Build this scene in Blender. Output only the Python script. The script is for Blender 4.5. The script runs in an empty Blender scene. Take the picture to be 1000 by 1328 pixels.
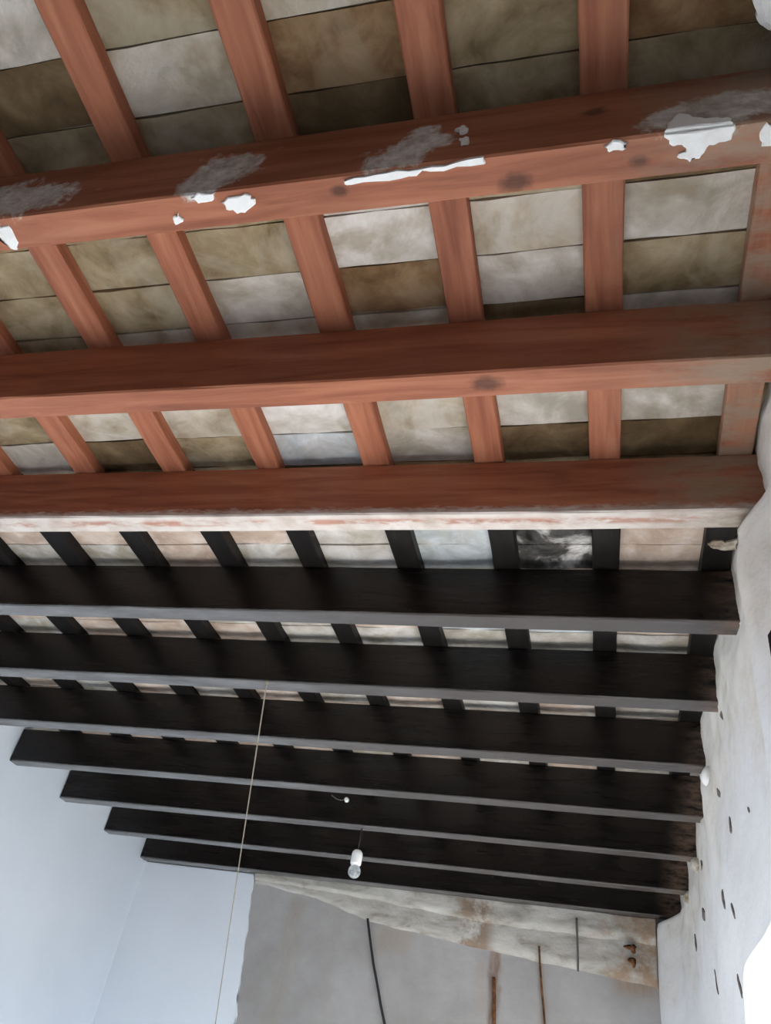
import bpy, bmesh, math, random
from mathutils import Matrix, Vector, noise

random.seed(7)
S = 1.3            # metres per unit of the measured layout
EYE = 1.6          # eye height above the floor
scene = bpy.context.scene
C = scene.collection

# ------------------------------------------------------------------ camera
cam_d = bpy.data.cameras.new('camera')
cam_d.sensor_fit = 'VERTICAL'
cam_d.sensor_height = 36.0
cam_d.lens = 36.0 * 1036.44 / 1328.0
cam_d.clip_start = 0.02
cam = bpy.data.objects.new('camera', cam_d)
C.objects.link(cam)
right = Vector((0.96571417, 0.20601315, 0.15786788))
down = Vector((-0.01093905, 0.64040141, -0.76801524))
fwd = Vector((-0.25937538, 0.73989535, 0.62066957))
mw = Matrix.Identity(4)
for i in range(3):
    mw[i][0] = right[i]; mw[i][1] = -down[i]; mw[i][2] = -fwd[i]
mw[2][3] = EYE
cam.matrix_world = mw
scene.camera = cam

# ------------------------------------------------------------------ sky, sun, exposure
world = bpy.data.worlds.new('overcast_sky')
scene.world = world
world.use_nodes = True
wb = world.node_tree.nodes['Background']
wb.inputs['Color'].default_value = (0.72, 0.86, 1.0, 1)
wb.inputs['Strength'].default_value = 6.2
sun_d = bpy.data.lights.new('sun', 'SUN')
sun_d.energy = 27.0
sun_d.angle = math.radians(2)
sun_d.color = (1.0, 0.98, 0.96)
sun = bpy.data.objects.new('sun', sun_d)
C.objects.link(sun)
sun.rotation_euler = Vector((-0.66, -0.02, -0.75)).to_track_quat('-Z', 'Y').to_euler()
scene.view_settings.view_transform = 'Standard'
scene.view_settings.look = 'None'
scene.view_settings.gamma = 1.0
scene.view_settings.use_curve_mapping = False
scene.view_settings.exposure = 0.06

# ------------------------------------------------------------------ helpers
def P(x, y, z):
    return Vector((S * x, S * y, EYE + S * z))

FLOOR = -EYE / S

def link(name, bm, mats, parent=None, smooth=False):
    me = bpy.data.meshes.new(name)
    bmesh.ops.recalc_face_normals(bm, faces=bm.faces)
    bm.to_mesh(me); bm.free()
    for m in (mats if isinstance(mats, (list, tuple)) else [mats]):
        me.materials.append(m)
    if smooth:
        for p in me.polygons: p.use_smooth = True
    o = bpy.data.objects.new(name, me)
    C.objects.link(o)
    if parent: o.parent = parent
    return o

def tag(o, label, cat, group=None):
    o['label'] = label; o['category'] = cat
    if group: o['group'] = group
    return o

def struct(o, label=None):
    o['kind'] = 'structure'
    if label: o['label'] = label
    return o

def thing(name, label, cat, loc, group=None):
    o = bpy.data.objects.new(name, None)
    o.empty_display_size = 0.05
    C.objects.link(o); o.location = loc
    return tag(o, label, cat, group)

def local(o, par):           # keep world placement although parented
    bpy.context.view_layer.update()
    o.parent = par
    o.matrix_parent_inverse = Matrix.Translation(par.location).inverted()

def tube(bm, pts, r, n=8):
    rings = []
    for i, p in enumerate(pts):
        a = pts[max(i - 1, 0)]; b = pts[min(i + 1, len(pts) - 1)]
        t = (b - a).normalized()
        u = t.orthogonal().normalized() if i == 0 else (rings_u - t * rings_u.dot(t)).normalized()
        rings_u = u
        v = t.cross(u)
        rr = r[i] if isinstance(r, (list, tuple)) else r
        rings.append([bm.verts.new(p + (u * math.cos(2*math.pi*k/n) + v * math.sin(2*math.pi*k/n)) * rr) for k in range(n)])
    for a, b in zip(rings, rings[1:]):
        for k in range(n):
            bm.faces.new((a[k], a[(k+1) % n], b[(k+1) % n], b[k]))
    bm.faces.new(rings[0]); bm.faces.new(rings[-1])

def lathe(bm, prof, c, n=20):
    rings = []
    for r, z in prof:
        rings.append([bm.verts.new(Vector((c[0] + r*math.cos(2*math.pi*k/n), c[1] + r*math.sin(2*math.pi*k/n), c[2] + z))) for k in range(n)])
    for a, b in zip(rings, rings[1:]):
        for k in range(n):
            bm.faces.new((a[k], a[(k+1) % n], b[(k+1) % n], b[k]))
    bm.faces.new(rings[0]); bm.faces.new(rings[-1])

def timber(bm, axis, lo, hi, ca, cz, wa, wz, bev, wob, seed, step=0.12, mat_of=None):
    """A sawn length of wood along axis 'x' or 'y': an eight-sided section with
    chamfered arrises and slightly wandering sides."""
    n = max(2, int((hi - lo) / step))
    prof = [(-wa/2+bev, -wz/2), (wa/2-bev, -wz/2), (wa/2, -wz/2+bev), (wa/2, wz/2-bev),
            (wa/2-bev, wz/2), (-wa/2+bev, wz/2), (-wa/2, wz/2-bev), (-wa/2, -wz/2+bev)]
    rings = []
    for i in range(n + 1):
        s = lo + (hi - lo) * i / n
        da = wob * noise.noise(Vector((s*1.3, seed*3.7, 1.1)))
        dz = wob * noise.noise(Vector((s*1.1, seed*5.3, 9.2)))
        ring = []
        for k, (a, z) in enumerate(prof):
            e = 0.5 * wob * noise.noise(Vector((s*6, seed*2.1 + k*4.3, 3.0)))
            a2 = ca + a + da + e; z2 = cz + z + dz + e
            ring.append(bm.verts.new((s, a2, z2) if axis == 'x' else (a2, s, z2)))
        rings.append(ring)
    for i, (a, b) in enumerate(zip(rings, rings[1:])):
        for k in range(8):
            fc = bm.faces.new((a[k], a[(k+1) % 8], b[(k+1) % 8], b[k]))
            if mat_of: fc.material_index = mat_of((lo + (hi - lo) * (i + .5) / n))
    f0 = bm.faces.new(rings[0]); f1 = bm.faces.new(rings[-1])
    if mat_of:
        f0.material_index = mat_of(lo); f1.material_index = mat_of(hi)

def slab(bm, pts, nrm, th, jit=0.0, sub=3):
    """Irregular patch: outline subdivided and roughened, given thickness th along nrm."""
    nrm = nrm.normalized()
    out = []
    n = len(pts)
    for i in range(n):
        a, b = pts[i], pts[(i+1) % n]
        for k in range(sub):
            t = k / sub
            p = a.lerp(b, t)
            if jit and k:
                e = (b - a); side = nrm.cross(e).normalized()
                p = p + side * jit * noise.noise(p * 90)
            out.append(p)
    cen = sum(out, Vector()) / len(out)
    lo = [bm.verts.new(p - nrm*0.002) for p in out]
    md = [bm.verts.new(p + nrm*th*0.6) for p in out]
    hi = [bm.verts.new(p + (cen-p).normalized()*min((cen-p).length*0.25, th*0.6) + nrm*th) for p in out]
    m = len(out)
    for A, B in ((lo, md), (md, hi)):
        for i in range(m):
            bm.faces.new((A[i], A[(i+1) % m], B[(i+1) % m], B[i]))
    f = bm.faces.new(hi)
    bmesh.ops.triangulate(bm, faces=[f])
    f = bm.faces.new(lo)
    bmesh.ops.triangulate(bm, faces=[f])

def lump(bm, c, r, seed, amp=0.35, sub=2):
    ret = bmesh.ops.create_icosphere(bm, subdivisions=sub, radius=1.0)
    for v in ret['verts']:
        d = v.co.normalized()
        k = 1 + amp * noise.noise(d * 1.7 + Vector((seed*7.1, seed*1.3, 0)))
        v.co = Vector(c) + Vector((d.x*r[0], d.y*r[1], d.z*r[2])) * k

# ------------------------------------------------------------------ materials
class NT:
    def __init__(self, name):
        self.m = bpy.data.materials.new(name); self.m.use_nodes = True
        self.t = self.m.node_tree; self.b = self.t.nodes['Principled BSDF']
    def n(self, typ, **kw):
        nd = self.t.nodes.new(typ)
        for k, v in kw.items(): setattr(nd, k, v)
        return nd
    def l(self, a, b): self.t.links.new(a, b)
    def pos(self, scale=(1, 1, 1), loc=(0, 0, 0)):
        g = self.n('ShaderNodeNewGeometry')
        mp = self.n('ShaderNodeMapping')
        mp.inputs['Scale'].default_value = scale; mp.inputs['Location'].default_value = loc
        self.l(g.outputs['Position'], mp.inputs['Vector'])
        return mp.outputs['Vector']
    def noise(self, vec, scale, detail=4, rough=0.55, dist=0.0):
        nd = self.n('ShaderNodeTexNoise')
        nd.inputs['Scale'].default_value = scale; nd.inputs['Detail'].default_value = detail
        nd.inputs['Roughness'].default_value = rough; nd.inputs['Distortion'].default_value = dist
        self.l(vec, nd.inputs['Vector'])
        return nd.outputs['Fac']
    def ramp(self, fac, stops):
        r = self.n('ShaderNodeValToRGB')
        el = r.color_ramp.elements
        while len(el) < len(stops): el.new(0.5)
        for e, (p, c) in zip(el, stops):
            e.position = p
            e.color = (c[0], c[1], c[2], 1) if isinstance(c, (tuple, list)) else (c, c, c, 1)
        self.l(fac, r.inputs['Fac'])
        return r.outputs['Color']
    def mix(self, fac, a, b):
        m = self.n('ShaderNodeMix', data_type='RGBA')
        for s, i in ((fac, 0), (a, 6), (b, 7)):
            if hasattr(s, 'links'): self.l(s, m.inputs[i])
            else: m.inputs[i].default_value = s if i == 0 else (s[0], s[1], s[2], 1)
        return m.outputs[2]
    def math(self, op, a, b=0.0, clamp=False):
        m = self.n('ShaderNodeMath', operation=op); m.use_clamp = clamp
        for s, i in ((a, 0), (b, 1)):
            if hasattr(s, 'links'): self.l(s, m.inputs[i])
            else: m.inputs[i].default_value = s
        return m.outputs[0]
    def xyz(self):
        g = self.n('ShaderNodeNewGeometry'); s = self.n('ShaderNodeSeparateXYZ')
        self.l(g.outputs['Position'], s.inputs[0])
        return s.outputs
    def band(self, v, lo, hi, soft):
        a = self.n('ShaderNodeMapRange'); a.interpolation_type = 'SMOOTHSTEP'
        a.inputs[1].default_value = lo - soft; a.inputs[2].default_value = lo + soft
        self.l(v, a.inputs[0])
        b = self.n('ShaderNodeMapRange'); b.interpolation_type = 'SMOOTHSTEP'
        b.inputs[1].default_value = hi - soft; b.inputs[2].default_value = hi + soft
        b.inputs[3].default_value = 1; b.inputs[4].default_value = 0
        self.l(v, b.inputs[0])
        return self.math('MULTIPLY', a.outputs[0], b.outputs[0])
    def bump(self, h, strength, dist):
        b = self.n('ShaderNodeBump')
        b.inputs['Strength'].default_value = strength; b.inputs['Distance'].default_value = dist
        self.l(h, b.inputs['Height']); self.l(b.outputs['Normal'], self.b.inputs['Normal'])
    def done(self, col, rough=0.8, spec=0.3):
        if hasattr(col, 'links'): self.l(col, self.b.inputs['Base Color'])
        else: self.b.inputs['Base Color'].default_value = (col[0], col[1], col[2], 1)
        if hasattr(rough, 'links'): self.l(rough, self.b.inputs['Roughness'])
        else: self.b.inputs['Roughness'].default_value = rough
        self.b.inputs['Specular IOR Level'].default_value = spec
        return self.m

beamY = [0.48875, 0.84207, 1.19811, 1.57131, 1.94597, 2.33681, 2.73622, 3.13640, 3.55921, 3.96231]
BW, BD = 0.0552, 0.1373
def wood(name, stops, axis='x', rough=0.6, spec=0.3, knots=(), whitewash=None, endstain=False, paleunder=None, smears=(), dirtyend=False):
    t = NT(name)
    sc = (1.2, 14, 14) if axis == 'x' else (14, 1.2, 14)
    v = t.pos(sc)
    g = t.noise(v, 2.2, 5, 0.6, 0.6)
    col = t.ramp(g, stops)
    big = t.noise(t.pos(), 1.7, 3)
    col = t.mix(t.math('MULTIPLY', t.ramp(big, [(0.42, 0.0), (0.7, 1.0)]), 0.35), col, [c*0.55 for c in stops[0][1]])
    for (x, y, z, r) in knots:
        p = P(x, y, z)
        gm = t.n('ShaderNodeNewGeometry')
        d = t.n('ShaderNodeVectorMath', operation='SUBTRACT'); t.l(gm.outputs['Position'], d.inputs[0]); d.inputs[1].default_value = p
        sc2 = t.n('ShaderNodeVectorMath', operation='MULTIPLY'); t.l(d.outputs[0], sc2.inputs[0]); sc2.inputs[1].default_value = (0.6, 1, 1)
        ln = t.n('ShaderNodeVectorMath', operation='LENGTH'); t.l(sc2.outputs[0], ln.inputs[0])
        w = t.math('ADD', ln.outputs['Value'], t.math('MULTIPLY', t.math('SUBTRACT', t.noise(t.pos(), 45, 2), 0.5), r*0.8))
        mk = t.ramp(t.math('DIVIDE', w, r), [(0.35, 1.0), (1.0, 0.0)])
        col = t.mix(t.math('MULTIPLY', mk, 0.75), col, (0.05, 0.018, 0.012))
    rr = rough
    if whitewash:
        z0, y0, y1 = whitewash       # world z of the underside, y of its edges
        x, y, z = t.xyz()
        nz = t.noise(t.pos((1.0, 3, 3)), 9, 5, 0.65)
        nf = t.noise(t.pos((3, 10, 10)), 10, 4, 0.7)
        hz = t.math('SUBTRACT', t.math('SUBTRACT', z, z0), t.math('MULTIPLY', t.math('SUBTRACT', nf, 0.42), 0.05))
        low = t.ramp(t.math('MULTIPLY', hz, 20), [(0.10, 1.0), (0.42, 0.0)])
        # worn red strip along the middle of the underside
        strip = t.band(y, y0 + 0.022, y0 + 0.046, 0.008)
        strip = t.math('MULTIPLY', strip, t.ramp(nz, [(0.44, 0.0), (0.56, 1.0)]))
        mk = t.math('MULTIPLY', low, t.math('SUBTRACT', 1.0, t.math('MULTIPLY', strip, 0.75)))
        white = t.ramp(t.noise(t.pos(), 14, 4), [(0.3, (0.44, 0.37, 0.33)), (0.6, (0.60, 0.55, 0.52))])
        col = t.mix(mk, col, white)
    for (x0, z0, hx, hz, sl, amt) in smears:     # thin plaster smeared on the side face
        x, y, z = t.xyz()
        dx = t.math('SUBTRACT', x, S*x0); dz = t.math('SUBTRACT', z, EYE + S*z0)
        dx2 = t.math('DIVIDE', t.math('SUBTRACT', dx, t.math('MULTIPLY', dz, sl)), S*hx)
        dz2 = t.math('DIVIDE', dz, S*hz)
        rr2 = t.math('SQRT', t.math('ADD', t.math('MULTIPLY', dx2, dx2), t.math('MULTIPLY', dz2, dz2)))
        w = t.math('ADD', rr2, t.math('MULTIPLY', t.math('SUBTRACT', t.noise(t.pos((1, 1, 1)), 16, 5, 0.65), 0.5), 2.2))
        mk = t.math('MULTIPLY', t.ramp(w, [(0.75, 1.0), (1.0, 0.0)]), t.band(y, 0, S*(beamY[0] + .012), 0.004))
        sm = t.ramp(t.noise(t.pos((2, 2, 2)), 13, 5, 0.7), [(0.30, (.30, .24, .21)), (0.48, (.58, .55, .53)), (0.66, (.82, .82, .83))])
        col = t.mix(t.math('MULTIPLY', mk, amt), col, sm)
    if paleunder:                      # pale grey painted into the underside to lift its brightness, darker rightwards
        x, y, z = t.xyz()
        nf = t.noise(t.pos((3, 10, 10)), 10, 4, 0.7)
        hz = t.math('SUBTRACT', t.math('SUBTRACT', z, paleunder), t.math('MULTIPLY', t.math('SUBTRACT', nf, 0.5), 0.008))
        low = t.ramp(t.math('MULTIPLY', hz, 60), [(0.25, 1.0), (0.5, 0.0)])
        under_pale = t.ramp(t.noise(t.pos((1, 4, 4)), 2.6, 5, 0.65), [(0.30, (0.07, 0.066, 0.066)), (0.5, (0.13, 0.13, 0.135)), (0.7, (0.19, 0.19, 0.20))])
        under_pale = t.mix(t.band(x, S*-0.75, 9, 1.1), under_pale, (0.062, 0.055, 0.054))
        col = t.mix(low, col, under_pale)
    if dirtyend:                      # paint rubbed to brown wood at the right-hand ends
        x, y, z = t.xyz()
        a = t.math('MULTIPLY', t.band(x, S*0.255, 5, 0.07), t.ramp(t.noise(t.pos((1, 3, 3)), 9, 5, 0.7), [(0.38, 0.0), (0.60, 1.0)]))
        col = t.mix(t.math('MULTIPLY', a, 0.85), col, (0.17, 0.115, 0.085))
    if endstain:                      # pale limey dust towards the right-hand ends
        x, y, z = t.xyz()
        a = t.band(x, S*0.10, 5, 0.16)
        a = t.math('MULTIPLY', a, t.ramp(t.noise(t.pos((1, 3, 3)), 7, 5, 0.7), [(0.36, 0.0), (0.58, 1.0)]))
        col = t.mix(t.math('MULTIPLY', a, 0.8), col, (0.30, 0.24, 0.18))
    fine = t.noise(v, 9, 4, 0.7)
    t.bump(fine, 0.25, 0.004)
    return t.done(col, rr, spec)

RED = [(0.30, (0.23, 0.074, 0.040)), (0.50, (0.36, 0.128, 0.069)), (0.72, (0.47, 0.195, 0.112))]
BLK = [(0.30, (0.006, 0.005, 0.005)), (0.55, (0.010, 0.0085, 0.008)), (0.8, (0.018, 0.013, 0.012))]
M_redA = wood('red_stained_pine_with_knots', RED, 'x', knots=[(-0.338, .512, 1, .014), (-.103, .53, 1, .022), (.053, .521, 1, .013), (-.002, .4887, 1.08, .018), (-.20, .84, 1.0, .02)], endstain=True,
              smears=[(-.88, 1.05, .12, .055, 0, 1), (-.52, 1.05, .065, .065, .55, 1), (-.245, 1.045, .055, .06, .6, 1), (.14, 1.04, .085, .045, .3, 1), (.25, 1.04, .06, .045, 0, .9)])
M_redB = wood('red_stained_pine', RED, 'x', knots=[(-.176, .867, 1, .026)], endstain=True)
M_redC = wood('red_stained_pine_whitewashed_below', RED, 'x', whitewash=(EYE + S*1.0, S*beamY[2], S*(beamY[2]+BW)), endstain=True)
M_redR = wood('red_stained_rafter_wood', RED, 'y', 0.65, endstain=True)
M_blkB = wood('black_painted_wood', BLK, 'x', 0.27, 0.25, paleunder=EYE + S, dirtyend=True)
M_blkR = wood('black_painted_rafter_wood', BLK, 'y', 0.5, 0.2)

def mottled(name, a, b, c, scale=9, rough=0.92, bump=0.5, stain=None):
    t = NT(name)
    v = t.pos()
    f = t.noise(v, scale, 6, 0.62, 0.4)
    col = t.ramp(f, [(0.34, a), (0.50, b), (0.66, c)])
    if stain:
        k = t.ramp(t.noise(t.pos((1, 1, 1), (3.1, 7.7, 1.3)), scale*0.55, 4, 0.6, 0.8), [(0.50, 0.0), (0.62, 1.0)])
        col = t.mix(t.math('MULTIPLY', k, stain[3]), col, stain[:3])
    t.bump(t.noise(v, scale*5, 5, 0.7), bump, 0.006)
    return t.done(col, rough, 0.15)

TM = {
    'olive': mottled('olive_weathered_tile', (.17, .125, .070), (.28, .22, .135), (.39, .32, .215), stain=(.44, .40, .32, .45)),
    'dark': mottled('dark_brown_sooty_tile', (.075, .05, .026), (.13, .088, .046), (.20, .145, .085)),
    'brown': mottled('brown_clay_tile', (.13, .075, .036), (.22, .135, .07), (.31, .21, .125), stain=(.36, .29, .20, .4)),
    'beige': mottled('beige_limed_tile', (.30, .25, .18), (.42, .36, .28), (.54, .49, .41), stain=(.62, .60, .56, .5)),
    'light': mottled('pale_grey_limed_tile', (.36, .33, .28), (.50, .46, .41), (.64, .62, .58), stain=(.25, .20, .12, .45)),
    'white': mottled('whitewashed_tile', (.46, .42, .37), (.60, .57, .53), (.74, .72, .70), stain=(.30, .24, .15, .6)),
    'blue': mottled('bluish_white_limed_tile', (.38, .40, .40), (.52, .56, .59), (.68, .70, .72), stain=(.33, .31, .25, .4)),
    'pink': mottled('pinkish_limed_tile', (.46, .34, .27), (.62, .50, .42), (.74, .64, .58), stain=(.38, .27, .20, .5)),
    'soot': mottled('black_and_white_stained_tile', (.015, .015, .015), (.10, .095, .09), (.80, .78, .76), scale=9),
}
M_mortar = mottled('lime_mortar', (.26, .21, .15), (.38, .33, .25), (.50, .45, .37))
M_plaster_w = mottled('fresh_white_plaster', (.80, .80, .80), (.86, .87, .88), (.90, .91, .92), 20, 0.9, 0.4)
M_plaster_g = mottled('thin_grey_plaster_smear', (.22, .17, .14), (.42, .38, .34), (.66, .64, .62), 26, 0.9, 0.5)
M_lump = mottled('dirty_mortar_lump', (.20, .15, .10), (.40, .35, .29), (.62, .58, .52), 16)
M_rust = mottled('rusted_iron', (.045, .018, .008), (.12, .05, .022), (.24, .11, .05), 30, 0.85)
M_darkmark = mottled('flake_shadow_and_dark_mortar', (.07, .06, .055), (.15, .13, .12), (.30, .27, .25), 30)

# right wall: white limewash, creamier and dirtier close under the beams
def right_wall_mat():
    t = NT('right_wall_limewash')
    v = t.pos()
    big = t.noise(v, 1.6, 4, 0.55)
    base = t.ramp(big, [(0.35, (.82, .84, .88)), (0.6, (.87, .89, .93))])
    x, y, z = t.xyz()
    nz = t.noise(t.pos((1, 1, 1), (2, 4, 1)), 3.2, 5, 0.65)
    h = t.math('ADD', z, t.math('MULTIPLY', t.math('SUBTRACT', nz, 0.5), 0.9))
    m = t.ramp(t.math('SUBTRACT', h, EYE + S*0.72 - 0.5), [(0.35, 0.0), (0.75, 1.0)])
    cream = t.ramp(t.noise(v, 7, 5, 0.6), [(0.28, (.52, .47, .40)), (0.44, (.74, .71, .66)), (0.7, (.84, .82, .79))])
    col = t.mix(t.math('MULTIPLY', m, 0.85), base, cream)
    t.bump(t.noise(v, 16, 6, 0.6), 0.35, 0.012)
    return t.done(col, 0.9, 0.15)
M_wallR = right_wall_mat()
def plain_wall(name, a, b):
    t = NT(name)
    v = t.pos()
    col = t.ramp(t.noise(v, 1.3, 4, 0.5), [(0.35, a), (0.65, b)])
    t.bump(t.noise(v, 11, 5, 0.6), 0.15, 0.01)
    return t.done(col, 0.9, 0.15)
M_wallL2 = plain_wall('bluish_white_limewash_toned_down', (.53, .59, .67), (.58, .64, .72))  # darker copy of the limewash, offsetting the strong light on the left wall
M_wallL = plain_wall('bluish_white_limewash', (.72, .78, .86), (.77, .83, .91))

def far_wall_mat():
    t = NT('stained_grey_white_wall')
    v = t.pos()
    col = t.ramp(t.noise(v, 2.2, 5, 0.6), [(0.3, (.30, .29, .285)), (0.55, (.375, .37, .37)), (0.75, (.43, .425, .43))])
    x, y, z = t.xyz()
    wob = t.math('MULTIPLY', t.math('SUBTRACT', t.noise(t.pos((1, 1, 0.5)), 7, 4, 0.6), 0.5), 0.10)
    xx = t.math('ADD', x, wob)
    def streak(x0, w, z0, z1, soft, amt, colr, col):
        m = t.math('MULTIPLY', t.band(xx, S*(x0)-w, S*(x0)+w, soft), t.band(z, EYE+S*z0, EYE+S*z1, 0.05))
        m = t.math('MULTIPLY', m, t.ramp(t.noise(t.pos((4, 1, 1)), 8, 5, 0.7), [(0.3, 0.3), (0.6, 1.0)]))
        return t.mix(t.math('MULTIPLY', m, amt), col, colr)
    col = streak(-1.46, .05, .30, .93, .05, .55, (.30, .27, .23), col)
    col = streak(-1.24, .03, .30, .90, .05, .35, (.32, .29, .25), col)
    col = streak(-.475, .022, -.2, .83, .02, .95, (.20, .115, .07), col)
    col = streak(-.53, .03, .55, .75, .03, .5, (.36, .30, .25), col)
    col = streak(-.265, .012, -.2, .85, .02, .6, (.26, .19, .14), col)
    col = streak(.13, .11, .70, .92, .06, .8, (.30, .20, .12), col)
    col = streak(-.95, .10, .74, .86, .05, .5, (.34, .28, .21), col)
    t.bump(t.noise(v, 13, 6, 0.6), 0.35, 0.012)
    return t.done(col, 0.9, 0.15)
M_wallF = far_wall_mat()
def ledge_mat():
    t = NT('rough_stained_plaster_ledge')
    v = t.pos((1, 1, 3))
    col = t.ramp(t.noise(v, 5, 6, 0.65, 0.5), [(0.28, (.20, .18, .14)), (0.45, (.38, .365, .335)), (0.65, (.50, .49, .47))])
    x, y, z = t.xyz()
    r = t.math('MULTIPLY', t.band(x, S*-0.02, S*0.3, 0.12), t.ramp(t.noise(t.pos(), 7, 5, 0.65), [(0.40, 0.0), (0.6, 1.0)]))
    col = t.mix(t.math('MULTIPLY', r, 0.75), col, (.26, .15, .08))
    r2 = t.math('MULTIPLY', t.band(x, S*-0.66, S*-0.5, 0.05), t.ramp(t.noise(t.pos(), 9, 5, 0.65), [(0.42, 0.0), (0.56, 1.0)]))
    col = t.mix(t.math('MULTIPLY', r2, 0.8), col, (.20, .13, .085))
    t.bump(t.noise(t.pos(), 20, 6, 0.65), 0.6, 0.012)
    return t.done(col, 0.92, 0.12)
M_ledge = ledge_mat()
M_floor = plain_wall('pale_cement_floor', (.52, .50, .47), (.60, .58, .55))
M_ground = plain_wall('pale_gravel_ground', (.45, .42, .38), (.52, .49, .45))
M_back = plain_wall('dim_brown_wall', (.16, .13, .11), (.22, .18, .15))

# ------------------------------------------------------------------ setting
XL = -2.33
YB, YF = -1.6, 4.05
ZT = 1.167          # underside of the tiles
ZTOP = 1.26

def wx(y, z):
    """x of the uneven right wall surface"""
    pts = [(-2, .285), (1.0, .285), (2.4, .283), (2.75, .312), (3.45, .322), (3.75, .30), (4.0, .222), (4.3, .20)]
    x = pts[-1][1]
    for (a, xa), (b, xb) in zip(pts, pts[1:]):
        if a <= y <= b:
            k = (y-a)/(b-a); k = k*k*(3-2*k); x = xa + (xb-xa)*k; break
    if z > 0.975:                                  # the last beam runs on to the wall behind the plaster skin
        k = min(1, (z-.975)/.012)
        if y > 3.45: x = x + (.322 - x)*k
    # stump of a former cross wall under the whitewashed beam
    if z < 0.995: x -= 0.05 * math.exp(-((y - 1.235)/0.085)**2) * min(1, (0.995 - z)/0.01 + .3)
    q = Vector((y*3.1, z*3.1, 4.0))
    top = max(0, min(1, (z-.80)/.15))
    x -= 0.008*noise.noise(q) + (0.004 + .006*top)*noise.noise(q*3.3) + .005*top*noise.noise(q*8.7)
    return x

def box(bm, a, b):
    vs = [bm.verts.new((x, y, z)) for x in (a[0], b[0]) for y in (a[1], b[1]) for z in (a[2], b[2])]
    for f in ((0, 1, 3, 2), (4, 6, 7, 5), (0, 4, 5, 1), (2, 3, 7, 6), (0, 2, 6, 4), (1, 5, 7, 3)):
        bm.faces.new([vs[i] for i in f])

bm = bmesh.new()
box(bm, P(XL-.25, YB-.25, FLOOR-.08), P(.62, YF+.25, FLOOR))
struct(link('floor', bm, M_floor))
bm = bmesh.new()
box(bm, P(-14, -10, FLOOR-.16), P(12, 14, FLOOR-.09))
struct(link('ground', bm, M_ground), 'pale gravel ground around the house')

# left wall (gently uneven) with an unseen opening added to let in light
LO = (0.85, 2.25, .45)
bm = bmesh.new()
yl = [YB + (LO[0]-YB)*i/18 for i in range(19)] + [LO[0] + (LO[1]-LO[0])*i/10 for i in range(11)] + [LO[1] + (YF+.03-LO[1])*i/14 for i in range(15)]
prev = None
for n, y in enumerate(yl):
    zb = LO[2] if 19 <= n <= 29 else FLOOR
    cur = []
    for j in range(25):
        z = zb + (ZTOP-zb)*j/24
        cur.append(bm.verts.new(P(XL - .004 + .004*noise.noise(Vector((y*2, z*2, 8))), y, z)))
    if n and n not in (19, 30):
        for j in range(24): bm.faces.new((prev[j], cur[j], cur[j+1], prev[j+1]))
    prev = cur
wall_left = struct(link('wall_left', bm, M_wallL2, smooth=True), 'bright bluish white limewashed left wall')
bm = bmesh.new()
box(bm, P(XL-.25, YB-.25, FLOOR), P(XL-.02, LO[0], ZTOP))
box(bm, P(XL-.25, LO[0], LO[2]), P(XL-.02, LO[1], ZTOP))
box(bm, P(XL-.25, LO[1], FLOOR), P(XL-.02, YF+.25, ZTOP))
link('wall_core', bm, M_wallL, wall_left)

bm = bmesh.new()
box(bm, P(XL-.02, YB-.2, FLOOR), P(.6, YB, ZTOP))
struct(link('wall_back', bm, M_back))

# right wall: rounded doorway, plus a lower unseen one added for more light
def opening_top(y):
    for (a, b, zt, r) in OPEN:
        if a < y < b:
            d = min(y-a, b-y)
            if d >= r: return zt
            return zt - r + math.sqrt(max(0, r*r - (r-d)**2))
    return None
OPEN = [(0.95, 2.10, .425, .12), (2.6, 3.7, .24, .13)]
ys = set()
y = YB
while y < YF + .06:
    ys.add(round(y, 4)); y += 0.045
ys = sorted(ys)
for (a, b, zt, r) in OPEN:
    ys = [v for v in ys if not (abs(v-a) < .03 or abs(v-b) < .03)]
    for e, sgn in ((a, 1), (b, -1)):
        for t in (0, .004, .012, .025, .045, .07, .1, .13):
            ys.append(e + sgn*t)
ys = sorted(set(ys))
bm = bmesh.new()
NZ = 72
cols = []
def column(y, zb, split=None):
    split = split if split is not None else (.3 if zb == FLOOR else zb)
    c = []
    for j in range(NZ+1):
        z = zb if j == 0 else split + (.45 - split)*(j-1)/15 if j < 16 else (.45 + .35*(j-16)/16 if j < 32 else .80 + (ZTOP - .80)*(j-32)/40)
        c.append(bm.verts.new(P(wx(y, z), y, z)))
    return c
prev = None; prev_y = None
reveal = []
for y in ys:
    edge_lo = any(abs(y-a) < 1e-6 for a, b, _, _ in OPEN)
    edge_hi = any(abs(y-b) < 1e-6 for a, b, _, _ in OPEN)
    zin = None
    for (a, b, zt, r) in OPEN:
        if a-1e-6 <= y <= b+1e-6:
            d = max(0, min(y-a, b-y)); zin = zt if d >= r else zt - r + math.sqrt(max(0, r*r-(r-d)**2))
    def join(A, B):
        for j in range(NZ):
            bm.faces.new((A[j], B[j], B[j+1], A[j+1]))
    if edge_lo:
        c = column(y, FLOOR, zin); join(prev, c); reveal.append(('j', y, FLOOR, zin)); prev = column(y, zin); reveal.append(('t', y, zin))
    elif edge_hi:
        c = column(y, zin); join(prev, c); reveal.append(('t', y, zin)); reveal.append(('j', y, FLOOR, zin)); prev = column(y, FLOOR, zin)
    else:
        c = column(y, FLOOR if zin is None else zin)
        if prev: join(prev, c)
        if zin is not None: reveal.append(('t', y, zin))
        prev = c
TH = .25
last = None
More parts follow.
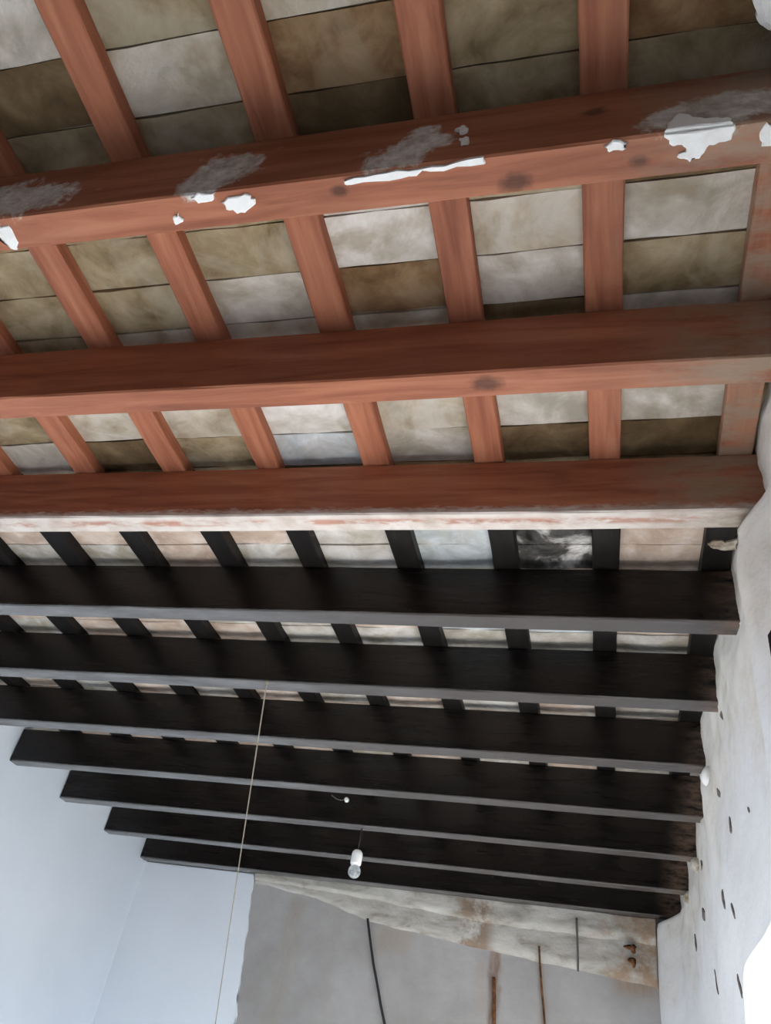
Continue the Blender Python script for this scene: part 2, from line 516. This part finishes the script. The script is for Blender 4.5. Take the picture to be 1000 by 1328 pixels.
for rv in reveal:
    if rv[0] == 'j':
        _, y, z0, z1 = rv
        a = [bm.verts.new(P(wx(y, z0 + (z1-z0)*k/12), y, z0 + (z1-z0)*k/12)) for k in range(13)]
        b = [bm.verts.new(P(.285+TH, y, z0 + (z1-z0)*k/12)) for k in range(13)]
        for k in range(12): bm.faces.new((a[k], a[k+1], b[k+1], b[k]))
        last = None
    else:
        _, y, z = rv
        a = bm.verts.new(P(wx(y, z), y, z)); b = bm.verts.new(P(.285+TH, y, z))
        if last and y - last[2] < .2: bm.faces.new((last[0], a, b, last[1]))
        last = (a, b, y)
bmesh.ops.remove_doubles(bm, verts=bm.verts, dist=0.0004)
bmesh.ops.dissolve_degenerate(bm, edges=bm.edges, dist=0.0002)
wall_right = struct(link('wall_right', bm, M_wallR, smooth=True), 'uneven white limewashed right wall with rounded doorway')

# far wall
bm = bmesh.new()
g = []
NX, NZ2 = 60, 40
for i in range(NX+1):
    row = []
    for j in range(NZ2+1):
        x = XL - .03 + (.36 - XL)*i/NX; z = FLOOR + (ZTOP-FLOOR)*j/NZ2
        row.append(bm.verts.new(P(x, YF + .006*noise.noise(Vector((x*3, z*3, 2))), z)))
    g.append(row)
for i in range(NX):
    for j in range(NZ2):
        bm.faces.new((g[i][j], g[i+1][j], g[i+1][j+1], g[i][j+1]))
wall_far = struct(link('wall_far', bm, M_wallF, smooth=True), 'stained grey white far wall under the last black beam')
bm = bmesh.new()
box(bm, P(XL-.02, YF+.02, FLOOR), P(.6, YF+.25, ZTOP))
link('wall_core', bm, M_mortar, wall_far)
# fresh bluish plaster over the left part of the far wall, ending in a broken edge
bm = bmesh.new()
pts = [P(XL-.01, YF, FLOOR), P(XL-.01, YF, 1.0)]
N = 70
for i in range(N+1):
    z = 1.0 + (FLOOR-1.0)*i/N
    x = -1.717 + (-1.633 + 1.717)*(1.0 - z)/0.64 if z > .36 else -1.633
    x += .010*noise.noise(Vector((z*14, 3, 1))) + .006*noise.noise(Vector((z*47, 3, 1)))
    pts.append(P(x, YF, z))
lo = [bm.verts.new(p + Vector((0, .004, 0))) for p in pts]
hi = [bm.verts.new(p - Vector((0, .014, 0))) for p in pts]
f = bm.faces.new(hi)
for i in range(len(pts)):
    bm.faces.new((lo[i], lo[(i+1) % len(pts)], hi[(i+1) % len(pts)], hi[i]))
bmesh.ops.triangulate(bm, faces=[f])
o = link('plaster_layer', bm, M_wallL, wall_far)
o['label'] = 'clean bluish white plaster ending in a broken vertical edge'

# rough plaster ledge below the last beam: two tiers
def ledge(top, bot, y0, seed):
    bm = bmesh.new()
    n = 80; K = 5
    rows = []
    for i in range(n+1):
        t = i/n
        x = -1.70 + (.215 + 1.70)*t
        def ev(pl):
            for (a, za), (b, zb) in zip(pl, pl[1:]):
                if a <= x <= b: return za + (zb-za)*(x-a)/(b-a)
            return pl[-1][1] if x > pl[-1][0] else pl[0][1]
        zt, zb = ev(top), ev(bot)
        zb += .008*noise.noise(Vector((x*9, seed, 0))) + .004*noise.noise(Vector((x*31, seed, 0)))
        r = []
        for k in range(K+1):
            u = k/K
            z = zt + (zb-zt)*u
            out = y0 * (1 if u < .8 else (1-u)/.2*.7+.3) * (1+.35*noise.noise(Vector((x*6, z*12, seed))))
            r.append(bm.verts.new(P(x, YF - out, z)))
        r.append(bm.verts.new(P(x, YF + .004, zb)))
        rows.append(r)
    for a, b in zip(rows, rows[1:]):
        for k in range(K+1):
            bm.faces.new((a[k], b[k], b[k+1], a[k+1]))
    return bm
low_line = [(-1.72, .965), (-1.37, .925), (-1.08, .853), (-.52, .796), (.05, .75), (.22, .735)]
up_line = [(-1.72, .975), (-1.2, .955), (-.52, .905), (.05, .90), (.22, .90)]
link('plaster_ledge', ledge([(-1.72, 1.0), (.22, 1.0)], low_line, .009, 2), M_ledge, wall_far, True)
link('plaster_ledge', ledge([(-1.72, 1.0), (.22, 1.0)], up_line, .030, 5), M_ledge, wall_far, True)

# ceiling: mortar slab carrying the tiles
bm = bmesh.new()
box(bm, P(XL-.25, YB-.25, ZT+.0048), P(.62, YF+.25, ZT+.09))
ceiling = struct(link('ceiling', bm, M_mortar), 'roof underside of limed clay tiles laid over rafters')

raf = {-1: .25, 0: .0099, 1: -.2203, 2: -.4603, 3: -.7128, 4: -.9446, 5: -1.180, 6: -1.418, 7: -1.655, 8: -1.893, 9: -2.13}
edges = [(-2, .345, .25)] + [(k, raf[k], raf[k+1]) for k in range(-1, 9)] + [(9, -2.13, XL-.03)]
TY0, TC = .345, .0975

named = {}
def put(k, j, m): named[(k, j)] = m
for k, ms in {3: ('light', 'dark', 'olive'), 2: ('olive', 'beige', 'olive'), 1: ('beige', 'brown', 'dark'),
              0: ('beige', 'olive', 'olive'), -1: ('brown', 'brown', 'olive')}.items():
    for j, m in zip((-1, 0, 1), ms): put(k, j, m)
for k, ms in {5: ('olive', 'olive', 'olive'), 4: ('olive', 'olive', 'olive'), 3: ('olive', 'olive', 'beige'), 2: ('olive', 'light', 'beige'),
              1: ('white', 'brown', 'beige'), 0: ('beige', 'light', 'dark'), -1: ('light', 'olive', 'light')}.items():
    for j, m in zip((3, 4, 5), ms): put(k, j, m)
for k, ms in {6: ('beige', 'olive'), 5: ('olive', 'light'), 4: ('beige', 'dark'), 3: ('beige', 'olive'), 2: ('white', 'blue'),
              1: ('beige', 'light'), 0: ('light', 'dark'), -1: ('light', 'dark')}.items():
    for j, m in zip((7, 8), ms): put(k, j, m)
for k in range(-2, 10):
    for j in range(10, 40):
        put(k, j, random.choice(['pink', 'pink', 'pink', 'white', 'light']))
put(1, 11, 'blue'); put(1, 12, 'blue'); put(0, 11, 'soot'); put(0, 12, 'soot'); put(-1, 11, 'pink'); put(-1, 12, 'pink')
put(-2, 11, 'soot'); put(-2, 12, 'soot')
put(1, 15, 'blue'); put(0, 15, 'blue'); put(1, 16, 'light'); put(0, 16, 'light')

tile_meshes = []
for v in range(5):
    bm = bmesh.new()
    box(bm, (-.5, -.5, 0), (.5, .5, 1))
    me_rng = random.Random(v)
    bmesh.ops.subdivide_edges(bm, edges=[e for e in bm.edges if abs(e.verts[0].co.x - e.verts[1].co.x) > .5], cuts=3)
    for vt in bm.verts:
        vt.co.y += me_rng.uniform(-.012, .012)
        if vt.co.z < .5: vt.co.z += me_rng.uniform(-.14, .05)
    bmesh.ops.recalc_face_normals(bm, faces=bm.faces)
    me = bpy.data.meshes.new('tile'); bm.to_mesh(me); bm.free()
    me.materials.append(TM['olive'])
    tile_meshes.append(me)

rest = {}
for (k, xr, xl) in edges:
    for j in range(-20, 39):
        y0 = TY0 + TC*j
        m = named.get((k, j)) or random.choice(['olive', 'olive', 'beige', 'dark', 'brown', 'light'])
        cx, cy, w = (xr+xl)/2, y0 + TC/2, xr-xl
        rot = (random.uniform(-.015, .015), random.uniform(-.006, .006), random.uniform(-.006, .006))
        dz = random.uniform(-.0025, .0025)
        size = (S*w - .006, S*TC - .003, .026)
        loc = P(cx, cy, ZT) + Vector((0, 0, dz))
        if -1 <= j <= 22 and y0 < YF:
            o = bpy.data.objects.new('tile', random.choice(tile_meshes))
            C.objects.link(o)
            o.parent = ceiling
            o.location = loc; o.rotation_euler = rot; o.scale = size
            o.material_slots[0].link = 'OBJECT'
            o.material_slots[0].material = TM[m]
        elif y0 < YF - .02 and y0 > YB:
            rest.setdefault(m, []).append(Matrix.Translation(loc) @ Matrix.Diagonal((*size, 1)))
bm = bmesh.new()
order = list(rest)
for mi, m in enumerate(order):
    for mat in rest[m]:
        n0 = len(bm.faces)
        vs = [bm.verts.new(mat @ Vector((x, y, z))) for x in (-.5, .5) for y in (-.5, .5) for z in (0, 1)]
        for f in ((0, 1, 3, 2), (4, 6, 7, 5), (0, 4, 5, 1), (2, 3, 7, 6), (0, 2, 6, 4), (1, 5, 7, 3)):
            fc = bm.faces.new([vs[i] for i in f]); fc.material_index = mi
o = link('distant_tiles', bm, [TM[m] for m in order], ceiling)
o['kind'] = 'stuff'
bm = bmesh.new()
slab(bm, [P(*p, 1.134) for p in ((.178, .36), (.183, .407), (.189, .419), (.191, .428), (.200, .436), (.210, .442), (.25, .447), (.278, .43), (.278, .36))], Vector((0, 0, -1)), .02, .004)
link('plaster_patch', bm, M_plaster_w, ceiling)

# ------------------------------------------------------------------ beams
labels = [
    'red-brown ceiling beam nearest the viewer, splashed with white plaster along its edge',
    'bare red-brown ceiling beam between the plaster-splashed beam and the whitewashed beam',
    'red-brown ceiling beam with a flaking whitewashed underside, last before the black ones',
    'first black beam next to the whitewashed beam, with open tile strip before it',
    'second black beam from the whitewashed beam, where the thin cord is tied',
    'third black beam counted from the whitewashed beam',
    'fourth black beam counted from the whitewashed beam',
    'fifth black beam from the whitewashed beam, carrying the hanging bulb',
    'sixth black beam, last but one before the far wall',
    'last black beam lying along the top of the far wall',
]
beams = []
for i, y in enumerate(beamY):
    e = .285 if i < 5 else (.283 if i == 5 else .322)
    cy = S*(y + BW/2); cz = EYE + S*(1 + BD/2)
    bm = bmesh.new()
    timber(bm, 'x', S*XL, S*(e + .035), cy, cz, S*BW, S*BD, .004, .0035, i + 1)
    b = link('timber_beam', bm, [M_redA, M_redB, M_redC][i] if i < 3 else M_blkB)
    tag(b, labels[i], 'beam', 'red-brown beams' if i < 3 else 'black painted beams')
    beams.append(b)

# plaster thrown on the nearest beam (x,z on its side face / x,y on its underside)
SPL = [
('face','white',[(0.087,1.023),(0.098,1.040),(0.119,1.024),(0.131,1.014),(0.153,1.012),(0.156,1.000),(0.080,1.000)]),
('under','white',[(0.156,0.489),(0.160,0.493),(0.156,0.506),(0.132,0.509),(0.124,0.521),(0.111,0.528),(0.096,0.520),(0.106,0.513),(0.101,0.505),(0.086,0.502),(0.080,0.489)]),
('under','white',[(-0.512,0.507),(-0.494,0.501),(-0.465,0.502),(-0.462,0.515),(-0.482,0.526),(-0.504,0.520)]),
('under','white',[(-0.554,0.495),(-0.535,0.490),(-0.517,0.492),(-0.524,0.503),(-0.546,0.504)]),
('under','white',[(-0.593,0.520),(-0.583,0.515),(-0.581,0.529),(-0.594,0.532)]),
('under','white',[(-0.893,0.499),(-0.864,0.502),(-0.865,0.526),(-0.875,0.543),(-0.884,0.540),(-0.882,0.521),(-0.902,0.513)]),
('under','white',[(-0.327,0.498),(-0.269,0.494),(-0.206,0.493),(-0.138,0.489),(-0.137,0.498),(-0.207,0.499),(-0.250,0.504),(-0.320,0.504)]),
('under','white',[(0.009,0.496),(0.025,0.490),(0.038,0.495),(0.036,0.501),(0.016,0.503)]),
('under','white',[(0.187,0.503),(0.193,0.491),(0.206,0.491),(0.230,0.50),(0.225,0.522),(0.191,0.519)]),
('face','white',[(-0.184,1.080),(-0.174,1.089),(-0.165,1.079),(-0.170,1.068)]),
('face','white',[(-0.175,1.052),(-0.162,1.053),(-0.162,1.036),(-0.171,1.036)]),
]
for where, kind, pl in SPL:
    if kind == 'grey': continue
    bm = bmesh.new()
    if where == 'face':
        slab(bm, [P(x, beamY[0], z) for x, z in pl], Vector((0, -1, 0)), .005, .010, 4)
    else:
        slab(bm, [P(x, y, 1.0) for x, y in pl], Vector((0, 0, -1)), .004, .008, 4)
    o = link('plaster_splash', bm, M_plaster_w if kind == 'white' else M_plaster_g)
    local(o, beams[0])

# ------------------------------------------------------------------ rafters
RW, RH = .0589, .031
rl = {
    -1: 'rafter hard against the right wall, limed and dirty',
    0: 'rafter next to the one against the right wall, running straight away from view',
    1: 'third rafter from the right wall, crossing above all the beams',
    2: 'fourth rafter from the right wall, crossing above all the beams',
    3: 'fifth rafter from the right wall, crossing above all the beams',
    4: 'sixth rafter from the right wall, crossing above all the beams',
    5: 'seventh rafter from the right wall, crossing above all the beams',
    6: 'eighth rafter from the right wall, mostly seen in its black stretch',
    7: 'ninth rafter from the right wall, showing only between black beams',
    8: 'tenth rafter from the right wall, showing only between black beams',
    9: 'leftmost rafter, next to the bright left wall',
}
for k in sorted(raf):
    bm = bmesh.new()
    timber(bm, 'y', S*(YB+.02), S*(YF-.02), S*raf[k], EYE + S*(1 + BD + RH/2) - .0, S*RW*random.uniform(.94, 1.05), S*RH, .003, .006, 40 + k,
           mat_of=lambda s: 0 if s < S*1.225 else 1)
    o = link('rafter', bm, [M_redR, M_blkR])
    tag(o, rl[k], 'rafter', 'rafters under the roof tiles')

# ------------------------------------------------------------------ right wall details
def wall_mark(y, z, ly, lz, name='flake_shadow', slant=.35):
    bm = bmesh.new()
    pts = []
    for i in range(10):
        a = 2*math.pi*i/10
        wv = 1 + .5*noise.noise(Vector((y*9, z*9, i*1.7)))
        dy = math.cos(a)*ly/2*wv; dz = math.sin(a)*lz/2*wv
        yy = y + dy + slant*dz; zz = z + dz
        pts.append(P(wx(yy, zz), yy, zz))
    slab(bm, pts, Vector((-1, 0, 0)), .003, .002, 1)
    return link(name, bm, M_darkmark, wall_right)  # dark sliver painted as the shadow under a lifted flake of paint
for (y, z, ly, lz, sl) in [(2.168, .859, .030, .035, 1.1), (2.002, .719, .030, .045, .7), (1.72, .652, .012, .016, .9), (2.247, .625, .03, .05, .5), (2.057, .55, .014, .04, .8),
                       (2.989, .774, .07, .05, .8), (3.40, .783, .05, .06, .4), (2.775, .54, .022, .08, .9), (2.111, .41, .02, .05, .6), (2.915, .909, .06, .04, .9)]:
    wall_mark(y, z, ly, lz, slant=sl)
def wall_lump(c, r, mat, seed, name='mortar_lump'):
    bm = bmesh.new()
    lump(bm, P(*c), r, seed)
    return link(name, bm, mat, wall_right, True)
for i, (c, r, m) in enumerate([
    ((.300, 1.575, .995), (.02, .02, .016), M_plaster_w), ((.305, 1.60, .985), (.02, .02, .016), M_darkmark),
    ((.298, 1.58, 1.05), (.018, .02, .05), M_lump), ((.292, 1.955, .975), (.014, .02, .02), M_darkmark),
    ((.298, 1.955, 1.03), (.014, .02, .05), M_lump), ((.283, 2.315, .962), (.028, .05, .034), M_plaster_w),
    ((.325, 2.70, .97), (.02, .05, .03), M_wallR), ((.318, 3.10, .965), (.03, .05, .03), M_lump),
    ((.322, 3.52, .97), (.035, .05, .03), M_lump), ((.31, 3.93, .985), (.04, .05, .03), M_rust)]):
    wall_lump(c, r, m, i + 1)
M_iron = mottled('blackened_iron', (.02, .018, .018), (.035, .03, .03), (.06, .055, .05), 30)
bm = bmesh.new()
slab(bm, [P(x, y, 1.137) for x, y in ((.225, 1.475), (.240, 1.462), (.258, 1.468), (.285, 1.455), (.285, 1.492), (.262, 1.497), (.238, 1.49))], Vector((0, 0, -1)), .005, .008, 3)
link('plaster_patch', bm, M_lump, ceiling)
# small dark iron hook on the right wall
p0 = P(wx(1.155, .715), 1.155, .715)
hk = thing('wall_hook', 'small dark iron hook in the right wall below the whitewashed beam', 'hook', p0)
bm = bmesh.new()
lathe(bm, [(.012, -.002), (.012, .004), (.008, .006)], (0, 0, 0), 12)
bmesh.ops.rotate(bm, verts=bm.verts, matrix=Matrix.Rotation(-math.pi/2, 3, 'Y'))
link('rosette', bm, M_iron, hk)
bm = bmesh.new()
tube(bm, [Vector((.01, 0, .004)), Vector((-.010, 0, .004)), Vector((-.014, 0, -.004)), Vector((-.014, 0, -.05)), Vector((-.010, 0, -.062)), Vector((-.004, 0, -.058))], .006, 8)
link('shank', bm, M_iron, hk, True)

# ------------------------------------------------------------------ things on the far wall
def simple(name, rgb, rough=.6, spec=.4):
    return NT(name).done(rgb, rough, spec)
M_cable = simple('black_rubber', (.018, .018, .02), .5)
M_string = simple('beige_string', (.24, .21, .17), .9, .1)
def wall_tube(name, pts, r, mat, label, cat):
    vs = [P(*p) for p in pts]
    # smooth by subdividing with a little wander
    out = []
    for a, b in zip(vs, vs[1:]):
        for k in range(6):
            p = a.lerp(b, k/6)
            out.append(p + Vector((.004*noise.noise(p*6), 0, 0)))
    out.append(vs[-1])
    bm = bmesh.new(); tube(bm, out, r, 8)
    return tag(link(name, bm, mat, None, True), label, cat)
wall_tube('cable', [(-1.087, 4.028, .86), (-1.03, 4.034, .68), (-.97, 4.038, .52), (-.92, 4.04, .40), (-.86, 4.04, .15)], .0075, M_cable,
          'black cable hanging down the far wall from the plaster ledge', 'cable')
wall_tube('iron_rod', [(-.123, 4.008, .965), (-.119, 4.015, .86), (-.114, 4.022, .755)], .006, simple('dark_iron', (.10, .09, .085), .7),
          'short dark iron rod hanging from the plaster ledge', 'rod')
wall_tube('rusty_wire', [(-.283, 4.022, .835), (-.27, 4.034, .70), (-.252, 4.04, .55), (-.235, 4.04, .35)], .006, M_rust,
          'thin rusty wire running down the far wall beside the iron rod', 'wire')
wall_tube('rusty_strip', [(-.478, 4.036, .69), (-.468, 4.038, .60), (-.462, 4.04, .50), (-.455, 4.04, .30)], .009, M_rust,
          'thick rusty pipe stub streaking the far wall with brown', 'pipe')
br = thing('rusty_bracket', 'rusted iron bracket stubs on the far wall near the right corner', 'bracket', P(.115, 4.03, .80))
for (x, z, sx, sz) in [(.105, .875, .045, .014), (.118, .868, .02, .03), (.11, .825, .03, .018), (.12, .815, .016, .03)]:
    bm = bmesh.new()
    lump(bm, P(x, 4.018, z) - br.location, (S*sx*.6, .02, S*sz*.6), x*100 + z*31, .5)
    link('stub', bm, M_rust, br, True)

# ------------------------------------------------------------------ thin cord across the black beams
a, b = P(-.931, 1.944, .998), P(-1.70, 4.03, .20)
cr = thing('cord', 'thin beige cord stretched from the second black beam down to the far wall', 'cord', a)
pts = []
for i in range(41):
    t = i/40
    p = a.lerp(b, t) - a
    p.z -= .02*math.sin(math.pi*t)
    pts.append(p)
bm = bmesh.new(); tube(bm, pts, .0026, 6)
link('string', bm, M_string, cr, True)
bm = bmesh.new()
lump(bm, (0, 0, -.002), (.007, .007, .008), 3, .3, 2)
link('knot', bm, M_string, cr, True)
bm = bmesh.new()
tube(bm, [b - a, b - a + Vector((0, -.02, .004))], .004, 8)
link('nail', bm, M_rust, cr)

# ------------------------------------------------------------------ bulb on its cord
base = P(-.937, 3.165, 1.0)
lp = thing('hanging_bulb', 'white socket and clear bulb hanging below the black beams', 'light bulb', base)
M_sock = simple('white_porcelain', (.90, .91, .93), .25, .5)
tg = NT('clear_bulb_glass')
tg.b.inputs['Transmission Weight'].default_value = 0.75
tg.b.inputs['IOR'].default_value = 1.45
M_glass = tg.done((.80, .86, .90), .08, .5)
bm = bmesh.new()
tube(bm, [Vector((0, 0, 0)), Vector((.001, 0, -.05)), Vector((0, 0, -S*.086))], .003, 8)
link('flex', bm, M_cable, lp, True)
z0 = -S*.086
bm = bmesh.new()
lathe(bm, [(.006, z0 + .004), (.018, z0), (.0255, z0 - .010), (.028, z0 - .022), (.028, z0 - .060), (.026, z0 - .070), (.019, z0 - .073)], (0, 0, 0), 24)
link('socket', bm, M_sock, lp, True)
bm = bmesh.new()
z1 = z0 - .071
lathe(bm, [(.018, z1), (.022, z1 - .006), (.029, z1 - .016), (.032, z1 - .028), (.031, z1 - .040), (.026, z1 - .052), (.017, z1 - .060), (.006, z1 - .064)], (0, 0, 0), 24)
gl = link('glass_globe', bm, M_glass, lp, True)
# porcelain cleat on the fifth black beam
ck = P(-1.011, beamY[7], 1.096)
cl = thing('cable_cleat', 'tiny white porcelain cleat on the black beam above the bulb', 'cleat', ck)
bm = bmesh.new()
lathe(bm, [(.010, 0), (.013, .004), (.009, .010), (.012, .016), (.008, .020)], (0, 0, 0), 14)
bmesh.ops.rotate(bm, verts=bm.verts, matrix=Matrix.Rotation(math.pi/2, 3, 'X'))
link('knob', bm, M_sock, cl, True)
bm = bmesh.new()
tube(bm, [Vector((-.09, -.004, .02)), Vector((-.06, -.006, .002)), Vector((-.03, -.012, -.006)), Vector((0, -.014, 0))], .003, 6)
link('wire_end', bm, simple('grey_wire', (.12, .11, .10), .6), cl, True)
